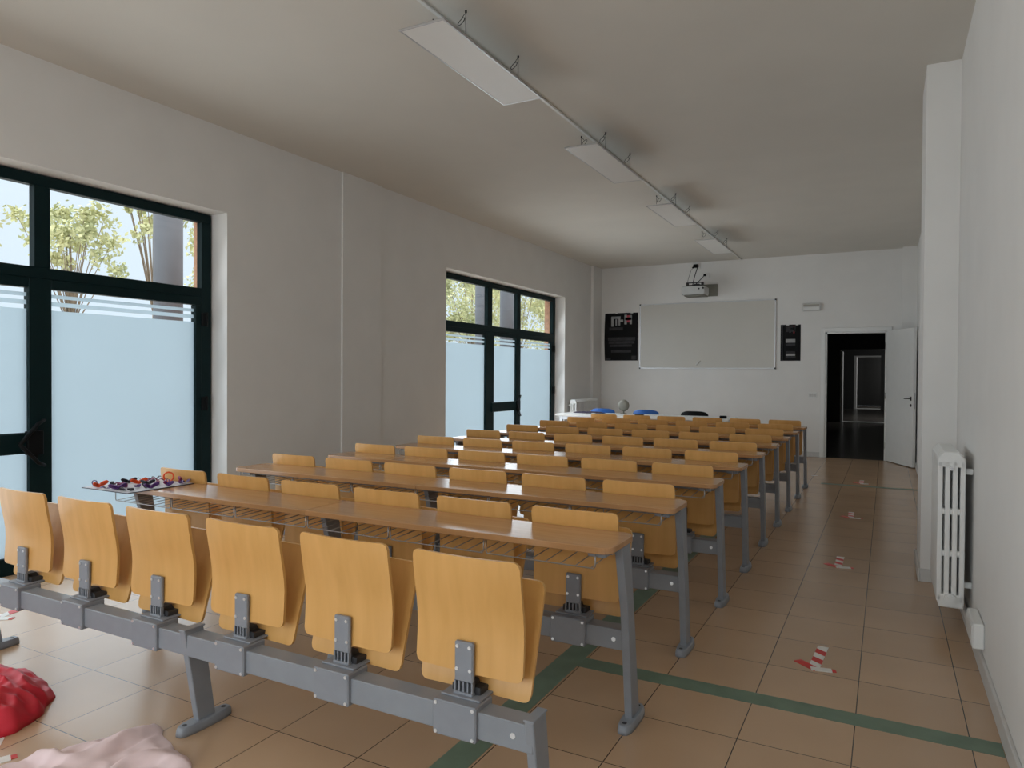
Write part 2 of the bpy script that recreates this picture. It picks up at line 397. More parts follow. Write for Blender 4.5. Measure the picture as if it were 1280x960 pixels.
# ------------------------------------------------------------------ doorway, leaf and corridor
d = struct(empty('door_1', (DX0, YF, 0)), 'white flush door standing open beside the dark corridor', 'door')
b = MB()
cas = .07
for x0, x1 in ((DX0 - cas, DX0), (DX1, DX1 + cas)): b.box(x0 - DX0, x1 - DX0, -.018, 0, 0, DH + cas, .004)
b.box(-cas, DX1 - DX0 + cas, -.0185, 0, DH, DH + cas, .004)
b.box(0, .025, 0, .16, 0, DH); b.box(DX1 - DX0 - .025, DX1 - DX0, 0, .16, 0, DH); b.box(0, DX1 - DX0, 0, .16, DH - .025, DH)
b.build('door_frame', WHITEP, d)
ang = math.atan2(11.98 - 12.85, .375 - .0)
lf = MB().box(0, .905, -.022, .022, .012, 2.085, .003).build('door_leaf', WHITEP, d, (DX1 - DX0 + .012, -.03, 0), (0, 0, ang))
h = MB()
h.box(.82, .86, -.030, -.022, 1.0, 1.06, .003); h.tube([(.84, -.028, 1.035), (.84, -.062, 1.035), (.83, -.066, 1.035), (.72, -.066, 1.03)], .0085, 8)
h.build('handle', DARKP, lf)
MB().disc((.84, -.026, .93), (0, 1, 0), .022, .008, 16).build('lock', DARKP, lf)
MB().box(.904, .9065, -.012, .012, .88, 1.12).build('lock_plate', ALU, lf)
for z in (.25, 1.05, 1.85): MB().tube([(-.006, -.028, z - .05), (-.006, -.028, z + .05)], .008, 8).build('hinge', ALU, lf)
# corridor behind the wall
CX0, CX1, CY1, CY2, CZ = -1.75, .75, 23.4, 33.2, 2.75
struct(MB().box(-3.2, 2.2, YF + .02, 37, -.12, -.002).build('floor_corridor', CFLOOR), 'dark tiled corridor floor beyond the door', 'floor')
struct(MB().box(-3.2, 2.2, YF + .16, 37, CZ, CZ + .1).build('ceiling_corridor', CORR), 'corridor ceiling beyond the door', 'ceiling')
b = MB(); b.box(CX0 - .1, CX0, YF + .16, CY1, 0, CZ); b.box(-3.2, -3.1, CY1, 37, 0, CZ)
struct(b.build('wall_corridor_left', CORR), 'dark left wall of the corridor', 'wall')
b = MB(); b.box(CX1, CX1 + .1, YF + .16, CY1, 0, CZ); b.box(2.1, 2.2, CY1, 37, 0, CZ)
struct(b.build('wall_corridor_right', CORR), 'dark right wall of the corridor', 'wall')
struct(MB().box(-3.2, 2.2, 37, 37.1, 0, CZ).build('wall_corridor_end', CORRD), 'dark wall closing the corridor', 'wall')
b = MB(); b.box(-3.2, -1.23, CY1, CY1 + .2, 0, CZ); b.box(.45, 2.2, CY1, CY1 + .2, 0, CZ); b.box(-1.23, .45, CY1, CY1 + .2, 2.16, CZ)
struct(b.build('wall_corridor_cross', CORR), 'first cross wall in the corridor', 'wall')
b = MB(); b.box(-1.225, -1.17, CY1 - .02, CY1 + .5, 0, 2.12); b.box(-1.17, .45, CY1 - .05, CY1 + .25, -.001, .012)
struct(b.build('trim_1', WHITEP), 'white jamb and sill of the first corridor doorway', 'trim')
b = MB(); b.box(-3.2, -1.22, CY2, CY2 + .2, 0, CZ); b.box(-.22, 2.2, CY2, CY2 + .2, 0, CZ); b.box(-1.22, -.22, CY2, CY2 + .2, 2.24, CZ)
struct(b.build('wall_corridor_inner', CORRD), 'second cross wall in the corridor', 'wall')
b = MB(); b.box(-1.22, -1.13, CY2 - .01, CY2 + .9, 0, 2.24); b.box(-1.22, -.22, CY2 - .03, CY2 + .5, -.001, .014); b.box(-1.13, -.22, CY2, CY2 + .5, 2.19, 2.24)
struct(b.build('trim_2', WHITEP), 'white jamb, head and sill of the inner corridor doorway', 'trim')
for nm, p, w_ in (('side_jamb_fill', (1.3, 25.6, 1.9), 100), ('inner_jamb_fill', (1.4, 35.2, 1.9), 110)):  # unseen point lights added to brighten the corridor jambs and sills
    l = bpy.data.lights.new(nm, 'POINT'); l.energy = w_; l.shadow_soft_size = .15
    o = bpy.data.objects.new(nm, l); COL.objects.link(o); o.location = p

# ------------------------------------------------------------------ bench rows
PITCH_Y, Y0 = .831, 1.77
SX = [-1.105 - .472 * i for i in range(6)]      # seat centres
TX0, TX1 = -3.69, -.842
def rows_t(r, L):                                # parameters with extra rows in the rounded corners
    a = [0, .12 * r, .4 * r, r]
    mid = [r + (L - 2 * r) * k / 9 for k in range(1, 9)]
    return a + mid + [L - r, L - .4 * r, L - .12 * r, L]
def plate(w, z0, z1, r, th, prof, wrap):
    zs = [z0 + t for t in rows_t(r, z1 - z0)]; nu = 12
    def hw(z):
        dd = min(z - z0, z1 - z)
        return w / 2 if dd >= r else w / 2 - r + math.sqrt(max(0, r * r - (r - dd) ** 2))
    def P(i, j):
        z = zs[j]; x = hw(z) * (2 * i / nu - 1)
        return (x, prof((z - z0) / (z1 - z0)) + wrap((z - z0) / (z1 - z0)) * (2 * x / w) ** 2, z)
    return MB().sheet(P, nu, len(zs) - 1, th, lambda i, j: (0, 1, 0))
def lerp(tab):
    def g(t):
        return sum(f(min(1, max(0, t + d))) for d in (-.12, -.08, -.04, 0, .04, .08, .12)) / 7
    def f(t):
        for (a, x), (c, y) in zip(tab, tab[1:]):
            if t <= c: return x + (y - x) * (t - a) / (c - a)
        return tab[-1][1]
    return g
M_ = {}
M_['backrest'] = plate(.375, .455, .812, .022, .011, lerp([(0, .034), (.22, .038), (.45, .037), (.72, .014), (1, -.004)]), lambda t: .006 + .013 * t).mesh('backrest', WOOD)
M_['seat'] = plate(.39, .385, .720, .024, .011, lerp([(0, .080), (.3, .110), (.7, .152), (1, .182)]), lambda t: -.004).mesh('seat', WOOD)
b = MB()
b.box(-.032, .032, .018, .034, .432, .552, .004)
for k in range(5): b.box(-.032 + k * .0148, -.032 + k * .0148 + .0048, .018, .030, .402, .434)
b.box(-.033, .033, .014, .034, .392, .403, .002)
b.slot = 1; b.box(-.031, .031, .029, .034, .402, .433)
M_['seat_bracket'] = b.mesh('seat_bracket', CLAMPM, DARKP)
b = MB(); b.prism([(.034, .392), (.034, .418), (.085, .412), (.135, .392), (.115, .382), (.05, .382)], 'X', -.05, .05, .003)
b.prism([(.034, .417), (.034, .43), (.075, .43), (.085, .412)], 'X', -.02, .02)
M_['seat_hinge'] = b.mesh('seat_hinge', DARKP)
b = MB(); b.box(-.074, .074, -.034, .066, .286, .390, .004); b.box(-.068, .068, .0, .10, .390, .396, .002)
M_['beam_clamp'] = b.mesh('beam_clamp', CLAMPM)
M_['screw_flat'] = MB().disc((0, 0, 0), (0, 1, 0), .0055, .004, 10).mesh('screw', SCREW)
M_['support_beam'] = MB().box(TX0 + .02, TX1 - .012, -.020, .052, .295, .374, .003).mesh('support_beam', STEEL)
M_['support_beam_long'] = MB().box(-3.83, TX1 - .012, -.020, .052, .295, .374, .003).mesh('support_beam', STEEL)
# book rack segment (origin at its left end, length .445)
b = MB(); L = .448; yb, yf, zr = -.035, -.245, .662
b.tube([(0, yf, .722), (0, yf, zr + .008), (.006, yf, zr), (L - .006, yf, zr), (L, yf, zr + .008), (L, yf, .722)], .0027, 6)
b.tube([(.004, yb + .004, .70), (L - .004, yb + .004, .70)], .0026, 6)
for k in range(8): b.tube([(.014 + k * .06, yf, zr + .003), (.014 + k * .06, yb - .02, zr + .012), (.014 + k * .06, yb + .004, .70)], .0019, 6)
M_['wire_rack'] = b.mesh('wire_rack', WIRE)
# table top in two joined halves
xm = (TX0 + TX1) / 2
def top_half(x0, x1, rl, rr_):
    y0_, y1_ = -.272, .008
    pts = []
    for cx, cy, a0, rad in ((x1, y1_, 0, rr_), (x0, y1_, 90, rl), (x0, y0_, 180, rl), (x1, y0_, 270, rr_)):
        ccx = cx - rad if cx == x1 else cx + rad; ccy = cy - rad if cy == y1_ else cy + rad
        n = 6 if rad > .003 else 0
        for k in range(n + 1):
            a = math.radians(a0 + (90 * k / n if n else 45)); pts.append((ccx + rad * math.cos(a), ccy + rad * math.sin(a)))
    return MB().prism(pts, 'Z', .721, .745, .0025)
M_['tabletop_right'] = top_half(xm + .0006, TX1, .001, .045).mesh('tabletop', TABLE)
M_['tabletop_left'] = top_half(TX0, xm - .0006, .045, .001).mesh('tabletop', TABLE)
M_['table_rail'] = MB().box(TX0 + .036, TX1 - .036, -.150, -.105, .692, .7205, .002).mesh('table_rail', STEEL)
M_['end_bracket'] = MB().box(-.034, .034, -.225, -.06, .698, .7205, .002).mesh('end_bracket', STEEL)
M_['leg_tall'] = MB().prism([(.0, .028), (.090, .028), (.056, .194), (.031, .358), (.006, .489), (-.024, .655), (-.038, .7205), (-.137, .7205), (-.115, .655), (-.062, .46), (-.034, .28)], 'X', -.0155, .0155, .003).mesh('leg', STEEL)
b = MB(); b.prism([(.030, .028), (.108, .028), (.052, .392), (-.032, .392)], 'X', -.0145, .0145, .003)
b.box(-.0165, .0165, -.034, .058, .388, .395, .002)
M_['leg_short'] = b.mesh('leg', STEEL)
def foot(y0, y1):
    b = MB(); n = 18; w = .031; cy = (y0 + y1) / 2; hl = (y1 - y0) / 2
    prof = [(1, 0), (1, .012), (.9, .026), (.55, .034)]
    rings = []
    for s_, z in prof:
        ring = []
        for k in range(n):
            a = 2 * PI * k / n; ca, sa = math.cos(a), math.sin(a)
            x = w * (abs(ca) ** .55) * (1 if ca > 0 else -1) * (s_ if s_ > .6 else .82)
            y = hl * (abs(sa) ** .7) * (1 if sa > 0 else -1) * (.82 + .18 * s_)
            ring.append(b.bm.verts.new((x, cy + y, z)))
        rings.append(ring)
    fs = [b.bm.faces.new(rings[0][::-1]), b.bm.faces.new(rings[-1])]
    for A, B in zip(rings, rings[1:]):
        for k in range(n): fs.append(b.bm.faces.new((A[k], A[(k + 1) % n], B[(k + 1) % n], B[k])))
    b._fin(fs, True); fs[0].smooth = fs[1].smooth = False
    b.slot = 1
    for y in (y0 + .03, y1 - .03): b.disc((0, y, .0335), (0, 0, 1), .009, .003, 12)
    return b.mesh('foot', STEEL, DARKP)
M_['foot_tall'] = foot(-.075, .15); M_['foot_short'] = foot(-.05, .185)
ROWLAB = ['nearest bench row with six folded plywood seats and no desk top',
          'first desk row, carrying the white sheet of ribbons at its left end',
          'second desk row from the camera, just behind the one with the white sheet',
          'third desk row from the camera', 'fourth desk row from the camera', 'fifth desk row from the camera',
          'sixth desk row from the camera', 'seventh desk row from the camera',
          'eighth desk row from the camera, last but one before the white desk',
          'farthest desk row, nearest the white teacher desk']
ROWDX = [0, 0, 0, .01, .005, 0, 0, 0, 0, 0]
for k in range(10):
    row = tag(empty('lecture_bench', (ROWDX[k], Y0 + PITCH_Y * k, 0)), ROWLAB[k], 'bench', 'rows of lecture benches')
    put('support_beam', M_['support_beam' if k else 'support_beam_long'], row)
    legx = (TX1 - .02, -2.30, TX0 + .02 if k else -3.81)
    for x in legx:
        lg = put('leg', M_['leg_tall' if k else 'leg_short'], row, (x, 0, 0))
        put('foot', M_['foot_tall' if k else 'foot_short'], lg)
    if k:
        put('tabletop', M_['tabletop_right'], row); put('tabletop', M_['tabletop_left'], row); put('table_rail', M_['table_rail'], row)
        for x in (TX1 - .069, TX0 + .069): put('end_bracket', M_['end_bracket'], row, (x, 0, 0))
        for i in range(6): put('wire_rack', M_['wire_rack'], row, (TX1 - .066 - .448 - .459 * i, 0, 0))
    for x in SX:
        rz = random.uniform(-.012, .012)
        put('backrest', M_['backrest'], row, (x, 0, 0), (0, 0, rz))
        put('seat', M_['seat'], row, (x, random.uniform(-.006, .006), random.uniform(-.006, .004)), (0, 0, rz))
        br = put('seat_bracket', M_['seat_bracket'], row, (x, 0, 0))
        put('seat_hinge', M_['seat_hinge'], row, (x, 0, 0))
        cl = put('beam_clamp', M_['beam_clamp'], row, (x, 0, 0))
        if k < 3:
            for sx, sz in ((-.021, .538), (.021, .538), (-.023, .470), (.023, .470)): put('screw', M_['screw_flat'], br, (sx, .0175, sz))
            for sx in (-.063, .063):
                for sz in (.296, .381): put('screw', M_['screw_flat'], cl, (sx, -.0345, sz))
    if k < 4: put('screw', M_['screw_flat'], row, (TX1 - .075, -.0205, .335)).scale = (1.6, 1, 1.6)

# ------------------------------------------------------------------ sheet of ribbons on the first desk
ZS = .745
sheet = MB(); sheet.box(-3.70, -3.325, 2.205, 2.585, ZS + .0008, ZS + .004); sheet.slot = 1
for q in ((-3.70, -3.325, 2.203, 2.207), (-3.327, -3.323, 2.205, 2.585)): sheet.box(*q, ZS + .0006, ZS + .0046)
tag(sheet.build('craft_sheet', [PAPER, NAVY]), 'white dark-edged sheet at the window end of the first desk', 'sheet')
def ribbon(kind, m, name):
    b = MB()
    if kind == 0:      # ring standing on edge
        b.tube([(.015 * math.cos(a), .003 * math.sin(2 * a), .017 + .015 * math.sin(a)) for a in [2 * PI * i / 16 for i in range(16)]], .0028, 6, True)
    elif kind == 1:    # bow: two loops and a knot
        for s in (-1, 1):
            b.tube([(s * (.014 - .014 * math.cos(a)), .004 * math.sin(a * 1.5), .006 + .006 * (1 - math.cos(a)) + .004 * math.sin(a)) for a in [2 * PI * i / 12 for i in range(12)]], .0042, 6, True)
        b.box(-.005, .005, -.006, .006, .001, .012, .002)
    else:              # crumpled strip
        b.sheet(lambda i, j: (-.032 + .064 * i / 10, -.007 + .014 * j / 2 + .006 * math.sin(i * .9), .003 + .006 * (1 + math.sin(i * 1.3))), 10, 2, .0015, lambda i, j: (0, 0, 1))
    return b.mesh(name, m)
RB = {}
spots = [(-3.665, 2.25, 'p', 0, 1.), (-3.61, 2.245, 'o', 1, 1.5), (-3.52, 2.235, 'p', 2, 1.3), (-3.47, 2.25, 'p', 1, 1.4), (-3.41, 2.235, 'n', 2, 1.0),
         (-3.36, 2.25, 'n', 2, 1.0), (-3.64, 2.33, 'n', 2, 1.0), (-3.56, 2.32, 'm', 2, 1.2), (-3.50, 2.31, 'm', 1, 1.2), (-3.44, 2.34, 'p', 2, 1.1),
         (-3.39, 2.35, 'n', 0, 1.1), (-3.36, 2.36, 'p', 1, 1.3), (-3.62, 2.41, 'n', 1, 1.3), (-3.55, 2.42, 'o', 1, 1.4), (-3.49, 2.43, 'n', 1, 1.2),
         (-3.43, 2.44, 'm', 2, 1.2), (-3.385, 2.47, 'm', 1, 1.2), (-3.36, 2.46, 'p', 1, 1.3), (-3.66, 2.50, 'm', 2, 1.1), (-3.59, 2.51, 'm', 2, 1.2),
         (-3.53, 2.53, 'm', 2, 1.2), (-3.47, 2.54, 'o', 0, 1.7), (-3.40, 2.56, 'm', 1, 1.4), (-3.355, 2.55, 'p', 2, 1.3), (-3.63, 2.57, 'n', 2, 1.1)]
CN = dict(p=('purple', PURP), o=('orange', ORAN), m=('dark magenta', MAGE), n=('black', NAVY))
KN = ['loop', 'bow', 'strip']
for x, y, c, kd, s_ in spots:
    if (c, kd) not in RB: RB[c, kd] = ribbon(kd, CN[c][1], 'ribbon_' + KN[kd])
    o = put('ribbon_' + KN[kd], RB[c, kd], None, (x, y, ZS + .0042), (0, 0, random.uniform(0, 6.28) if kd else random.uniform(.2, .8)))
    o.scale = (s_,) * 3
    tag(o, '%s ribbon %s lying on the white sheet on the first desk' % (CN[c][0], KN[kd]), 'ribbon', '%s ribbon %ss on the sheet' % (CN[c][0], KN[kd]))

# ------------------------------------------------------------------ tape on the floor
def strip(name, x0, x1, y0, y1, m, label, z=.0012):
    return tag(MB().box(x0, x1, y0, y1, .0001, z).build(name, m), label, 'tape')
strip('floor_tape', -1.32, XR - .016, 3.03, 3.14, TAPEG, 'green tape line crossing the near aisle to the right wall')
strip('floor_tape', -1.372, -1.255, .2, 6.2, TAPEG, 'green tape line running under the right seats towards the viewer', .0018)
strip('floor_tape', -4.65, -3.1, 3.03, 3.14, TAPEG, 'green tape line under the left seats by the near window')
strip('floor_tape', -.72, .36, 9.68, 9.78, TAPEG, 'green tape line across the aisle just before the door')
def arrow(x, y, rz, s, label):
    """striped arrow of tape, tip at the origin pointing to -Y"""
    b = MB()
    def seg(p, q, w, n, ph, z):
        p, q = Vector(p), Vector(q); dd = (q - p); Lx = dd.length; dd /= Lx; nn = Vector((-dd.y, dd.x))
        for k in range(n):
            b.slot = (k + ph) % 2
            a, c = Lx * k / n, Lx * (k + 1) / n; sk = w * .35
            lo = 0 if k == 0 else sk; hi = 0 if k == n - 1 else sk
            P4 = [p + dd * (a - lo) - nn * w / 2, p + dd * (c - hi) - nn * w / 2, p + dd * (c + hi) + nn * w / 2, p + dd * (a + lo) + nn * w / 2]
            b.prism([(v.x, v.y) for v in P4], 'Z', .0001, z)
    seg((0, .06), (0, .36), .052, 5, 1, .0014)
    seg((.020, .022), (-.085, .10), .046, 1, 0, .0020); seg((-.012, .026), (.080, .050), .044, 1, 1, .0026); seg((.080, .050), (.098, .055), .03, 1, 0, .0026)
    o = b.build('floor_arrow', [TAPER, TAPEW], None, (x, y, 0), (0, 0, rz)); o.scale = (s, s, 1)
    tag(o, label, 'arrow', 'striped tape arrows on the floor')
arrow(-.285, 3.50, -.06, .95, 'red and white tape arrow nearest the camera in the right aisle')
arrow(-.29, 5.47, 0, 1, 'second red and white tape arrow along the right aisle')
arrow(-.285, 7.45, .03, 1, 'third red and white tape arrow along the right aisle')
arrow(-.27, 9.92, 0, 1, 'red and white tape arrow in the aisle right before the doorway')
arrow(-2.70, 1.26, .9, 1, 'red and white tape arrow between the red bag and the pink cloth')
arrow(-4.28, 2.05, .3, 1, 'red and white tape arrow behind the nearest bench at the window side')
tag(MB().box(-.04, .04, -.02, .02, .0001, .0015).build('tape_scrap', TAPEW, None, (-.85, 10.45, 0), (0, 0, .6)), 'small white tape scrap on the floor beyond the last bench end', 'tape')

# ------------------------------------------------------------------ bag and cloth
def crumple(name, cx, cy, rx, ry, hz, m, amp, freq, seed, nr=46, na=120):
    b = MB(); bm = b.bm
    ring = []
    c = None; rows = []
    for i in range(nr + 1):
        u = i / nr; row = []
        for k in range(na):
            a = 2 * PI * k / na
            e_ = 1 + .13 * noise.noise((math.cos(a) * 1.6 + seed, math.sin(a) * 1.6, 0)) + .05 * noise.noise((math.cos(a) * 5 + seed, math.sin(a) * 5, 3))
            x = cx + rx * u * e_ * math.cos(a); y = cy + ry * u * e_ * math.sin(a)
            dome = max(0, 1 - u ** 2.6) ** .6
            w1 = 1 - abs(noise.noise((x * freq + seed, y * freq * 1.4, 1.3))) * 2
            w2 = 1 - abs(noise.noise((x * freq * 2.6, y * freq * 2.1 + seed, 7.3))) * 2
            w3 = noise.noise((x * freq * .45 + seed, y * freq * .45, 2))
            z = hz * dome * (1 + .4 * w3) + amp * (dome ** .5) * (w1 * .7 + w2 * .35)
            row.append(bm.verts.new((x, y, max(.001, z))))
            if i == 0: break
        rows.append(row)
    fs = []
    for k in range(na): fs.append(bm.faces.new((rows[0][0], rows[1][k], rows[1][(k + 1) % na])))
    for i in range(1, nr):
        for k in range(na): fs.append(bm.faces.new((rows[i][k], rows[i + 1][k], rows[i + 1][(k + 1) % na], rows[i][(k + 1) % na])))
    fs.append(bm.faces.new(rows[nr][::-1]))
    b._fin(fs, True); bmesh.ops.recalc_face_normals(bm, faces=fs)
    return b.build(name, m)
tag(crumple('plastic_bag', -3.25, 1.40, .40, .34, .095, REDC, .055, 7.5, 3.1, 70, 200), 'crumpled red plastic bag on the floor behind the nearest bench', 'bag')
# pink cloth: a quad of fabric with soft folds
Q = [(-2.66, 1.22), (-2.18, 1.14), (-2.08, 1.61), (-2.47, 1.745)]
def cloth(i, j, nu=60, nv=60):
    u, v = i / nu, j / nv
    x = (1 - u) * (1 - v) * Q[0][0] + u * (1 - v) * Q[1][0] + u * v * Q[2][0] + (1 - u) * v * Q[3][0]
    y = (1 - u) * (1 - v) * Q[0][1] + u * (1 - v) * Q[1][1] + u * v * Q[2][1] + (1 - u) * v * Q[3][1]
    x += .022 * noise.noise((u * 4, v * 4, 5)); y += .022 * noise.noise((u * 4, v * 4, 9))
    t = (x * .55 + y * .83) * 1.0; s = (x * .83 - y * .55)
    f = max(0, math.sin(s * 30 + 7 * noise.noise((t * 4, s * 3, 1)))) ** 1.6
    edge = min(1, 8 * min(u, 1 - u, v, 1 - v)) ** .6
    z = .004 + edge * (.046 * f * (.6 + .8 * noise.noise((x * 5, y * 5, 2))) + .020 * (1 + noise.noise((x * 9, y * 9, 4))) * (1 - v * .4) + .014 * (1 - 2 * abs(noise.noise((x * 13 + y * 4, y * 7 - x * 3, 6)))))
    return (x, y, max(.003, z))
tag(MB().sheet(cloth, 60, 60, -.002, lambda i, j: (0, 0, 1)).build('cloth', PINKC), 'pale pink cloth spread on the floor by the foot of the nearest bench', 'cloth')

# ------------------------------------------------------------------ ceiling lights
CLX = (-2.375, -2.085)
def ceiling_light(y, label):
    t = tag(empty('ceiling_light', (CLX[0] + .145, y + .6, 3.22)), label, 'ceiling light', 'suspended flat ceiling lights')
    b = MB()
    b.box(-.147, .147, -.6, -.588, 0, .012, .002); b.box(-.147, .147, .588, .6, 0, .012, .002)
    b.box(-.147, -.135, -.588, .588, 0, .012, .002); b.box(.135, .147, -.588, .588, 0, .012, .002)
    b.box(-.14, .14, -.59, .59, .006, .012)
    b.build('frame', ALU, t)
    MB().box(-.135, .135, -.588, .588, .001, .0055).build('diffuser', DIFF, t)
    MB().box(-.03, .03, -.09, .09, .012, .045, .004).build('driver_box', WHITEP, t)
    for sx in (-1, 1):
        for sy in (-.32, .32):
            w = MB(); x = sx * .11
            w.tube([(x, sy, .012), (x, sy, .181)], .0022, 6)
            w.disc((x, sy, .018), (0, 0, 1), .006, .012, 10); w.tube([(x, sy, .168), (x, sy, .181)], .006, 8)
            w.tube([(x - sx * .03 + .022 * math.cos(a), sy + .010 * math.sin(a), .125 + .024 * math.sin(a + .4)) for a in [2 * PI * i / 14 for i in range(14)]], .0022, 6, True)
            w.tube([(x, sy, .165), (x - sx * .012, sy, .160), (x - sx * .022, sy, .146)], .002, 6)
            w.build('hanging_wire', BLACK, t)
for i, lab in enumerate(['flat ceiling light nearest the camera, switched off', 'second flat ceiling light from the camera',
                         'third flat ceiling light from the camera', 'flat ceiling light farthest away, near the projector']):
    ceiling_light(3.14 + 2.245 * i, lab)
tag(MB().box(-2.292, -2.268, -2.9, 12.86, ZC - .013, ZC, .002).build('ceiling_conduit', WHITEP), 'thin white cable duct running along the ceiling over the lights', 'cable duct')

# ------------------------------------------------------------------ whiteboard, posters, projector and small wall fittings
t = tag(empty('whiteboard', (-2.90, YF, 2.08)), 'large blank whiteboard with thin metal frame on the end wall', 'whiteboard')
MB().box(-1.195, 1.195, -.016, -.002, -.588, .588).build('board_surface', BOARDW, t)
b = MB()
b.box(-1.206, 1.206, -.022, 0, .582, .598, .002); b.box(-1.206, 1.206, -.022, 0, -.598, -.582, .002)
b.box(-1.206, -1.19, -.022, 0, -.582, .582, .002); b.box(1.19, 1.206, -.022, 0, -.582, .582, .002)
b.build('frame', ALU, t)
for sx in (-1, 1):
    for sz in (-1, 1): MB().box(sx * 1.199 - .014, sx * 1.199 + .014, -.025, 0, sz * .591 - .014, sz * .591 + .014, .004).build('corner_cap', DARKP, t)
o = MB().tube([(0, 0, -.05), (0, 0, .05)], .011, 10).build('board_marker', [WHITEP], None, (-3.01, YF - .030, 1.585), (0, .75, 0))
tag(o, 'white marker stuck near the bottom of the whiteboard', 'marker')

def poster(name, x0, x1, z0, z1, label, kind):
    t = tag(empty(name, ((x0 + x1) / 2, YF - .001, z0)), label, 'poster')
    w, hgt = (x1 - x0), z1 - z0
    def P(i, j): 
        v = j / 10
        return (-w / 2 + w * i / 8 - (.012 * math.sin(PI * v) if i == 0 and kind == 0 else 0), -.002 - .006 * (1 - math.cos(2 * PI * i / 8)) * v, hgt * v)
    MB().sheet(P, 8, 10, .0012, lambda i, j: (0, -1, 0)).build('poster_sheet', POSTER, t)
    def blk(m, name2, *q):
        b = MB()
        for (xa, xb, za, zb) in q: b.box(-w / 2 + w * xa, -w / 2 + w * xb, -.0175, -.0008, hgt * za, hgt * zb)
        return b.build(name2, m, t)
    if kind == 0:
        blk(POSTW, 'white_print', (.20, .27, .72, .93), (.29, .40, .88, .93), (.33, .37, .74, .87), (.40, .48, .88, .93), (.42, .47, .74, .88), (.47, .56, .81, .86), (.60, .67, .76, .96), (.76, .82, .76, .95))
        blk(POSTR, 'red_print', (.67, .76, .80, .95), (.62, .81, .845, .905))
        blk(POSTG, 'grey_print', (.10, .92, .42, .49), (.12, .90, .355, .41), (.15, .82, .29, .34), (.20, .80, .17, .22), (.05, .18, .01, .06), (.82, .96, .02, .10), (.14, .55, .64, .70))
    else:
        blk(POSTG, 'grey_print', (.06, .12, .02, .98), (.27, .75, .80, .95), (.27, .74, .42, .48), (.27, .76, .08, .12), (.28, .74, .22, .26))
        blk(POSTW, 'white_print', (.27, .74, .50, .60), (.28, .74, .135, .20), (.50, .60, .86, .90), (.45, .50, .78, .82))
        blk(POSTR, 'red_print', (.64, .70, .76, .97))
    for x in (-w * .14, w * .32): MB().box(x - .02, x + .02, -.020, -.0005, hgt - .012, hgt + .02).build('tape_tab', WHITEP, t)
poster('poster', -4.80, -4.145, 1.632, 2.535, 'dark poster with white letters and a red cross left of the whiteboard', 0)
poster('poster', -1.615, -1.295, 1.617, 2.232, 'narrow dark poster with three pale blocks right of the whiteboard', 1)

t = tag(empty('projector', (-2.97, YF, 2.83)), 'pale projector on a wall arm above the whiteboard', 'projector')
b = MB(); b.prism([(-.19, -.075), (.19, -.075), (.20, -.04), (.20, .055), (.18, .07), (-.18, .07), (-.20, .055), (-.20, -.04)], 'Y', -.62, -.30, .008)
b.build('casing', PROJ, t)
MB().box(-.16, .19, -.60, -.32, -.10, -.075, .006).build('underside', PLATE, t)
b = MB(); b.disc((.10, -.623, .02), (0, 1, 0), .014, .006, 14); b.disc((.17, -.623, .03), (0, 1, 0), .018, .006, 14); b.build('lens_window', DARKP, t)
b = MB(); b.box(-.13, .14, -.55, -.35, .07, .10, .004); b.box(-.05, .05, -.40, -.02, .09, .135, .005); b.box(-.15, -.12, -.5, -.42, .075, .15, .003); b.box(.11, .14, -.5, -.42, .075, .15, .003)
b.box(-.15, .14, -.46, -.43, .14, .155, .002)
b.build('mounting_arm', DARKP, t)
MB().box(.02, .29, -.02, 0, -.055, .16, .003).build('wall_plate', PLATE, t)
b = MB()
b.tube([(-.06, -.40, .12), (-.065, -.25, .28), (-.06, -.07, .46), (-.06, -.04, .50)], .007, 6); b.tube([(-.02, -.38, .12), (.02, -.2, .22), (.06, -.05, .32)], .007, 6)
b.tube([(-.15, -.42, .12), (-.19, -.2, .25), (-.17, -.05, .44), (-.12, -.02, .48)], .003, 6)
b.build('cable', BLACK, t)
b = MB(); b.box(-.14, -.05, -.06, 0, .47, .53, .01); b.tube([(-.12, -.05, .50), (-.15, -.06, .46)], .014, 8); b.box(.045, .085, -.06, 0, .31, .345, .008); b.build('plug', BLACK, t)
MB().box(-.17, -.02, -.012, 0, .44, .56, .004).build('socket_plate', WALL, t); MB().box(.02, .14, -.012, 0, .28, .37, .004).build('socket_plate', WALL, t)

t = tag(empty('emergency_light', (-1.13, YF, 2.515)), 'small white emergency light on the end wall above the narrow poster', 'emergency light')
MB().box(-.145, .145, -.05, 0, -.065, .065, .012, seg=2).build('housing', BASEB, t)
MB().box(-.125, .125, -.056, -.048, -.045, .0, .004).build('lens', WHITEP, t)
MB().box(-.125, .125, -.053, -.048, .018, .045, .003).build('top_strip', BEIGE, t)
t = tag(empty('light_switch', (-1.10, YF, 1.04)), 'white switch plate on the end wall left of the doorway', 'switch')
MB().box(-.068, .068, -.010, 0, -.045, .045, .004).build('plate', WHITEP, t)
for k in range(3): MB().box(-.052 + k * .036, -.020 + k * .036, -.015, -.009, -.028, .028, .003).build('rocker', BASEB, t)
t = tag(empty('junction_box', (XR, 3.93, .19)), 'white cable box low on the right wall before the radiator', 'cable box')
MB().box(-.048, -.001, -.13, .13, -.07, .045, .006).build('housing', WHITEP, t)
MB().box(-.051, -.047, -.11, .11, -.055, .03, .002).build('cover', WHITEP, t)
tag(MB().box(XR - .03, XR - .0145, 4.1, 5.38, .088, .125, .003).build('cable_duct', WHITEP), 'white cable duct low on the wall behind the radiator', 'cable duct')

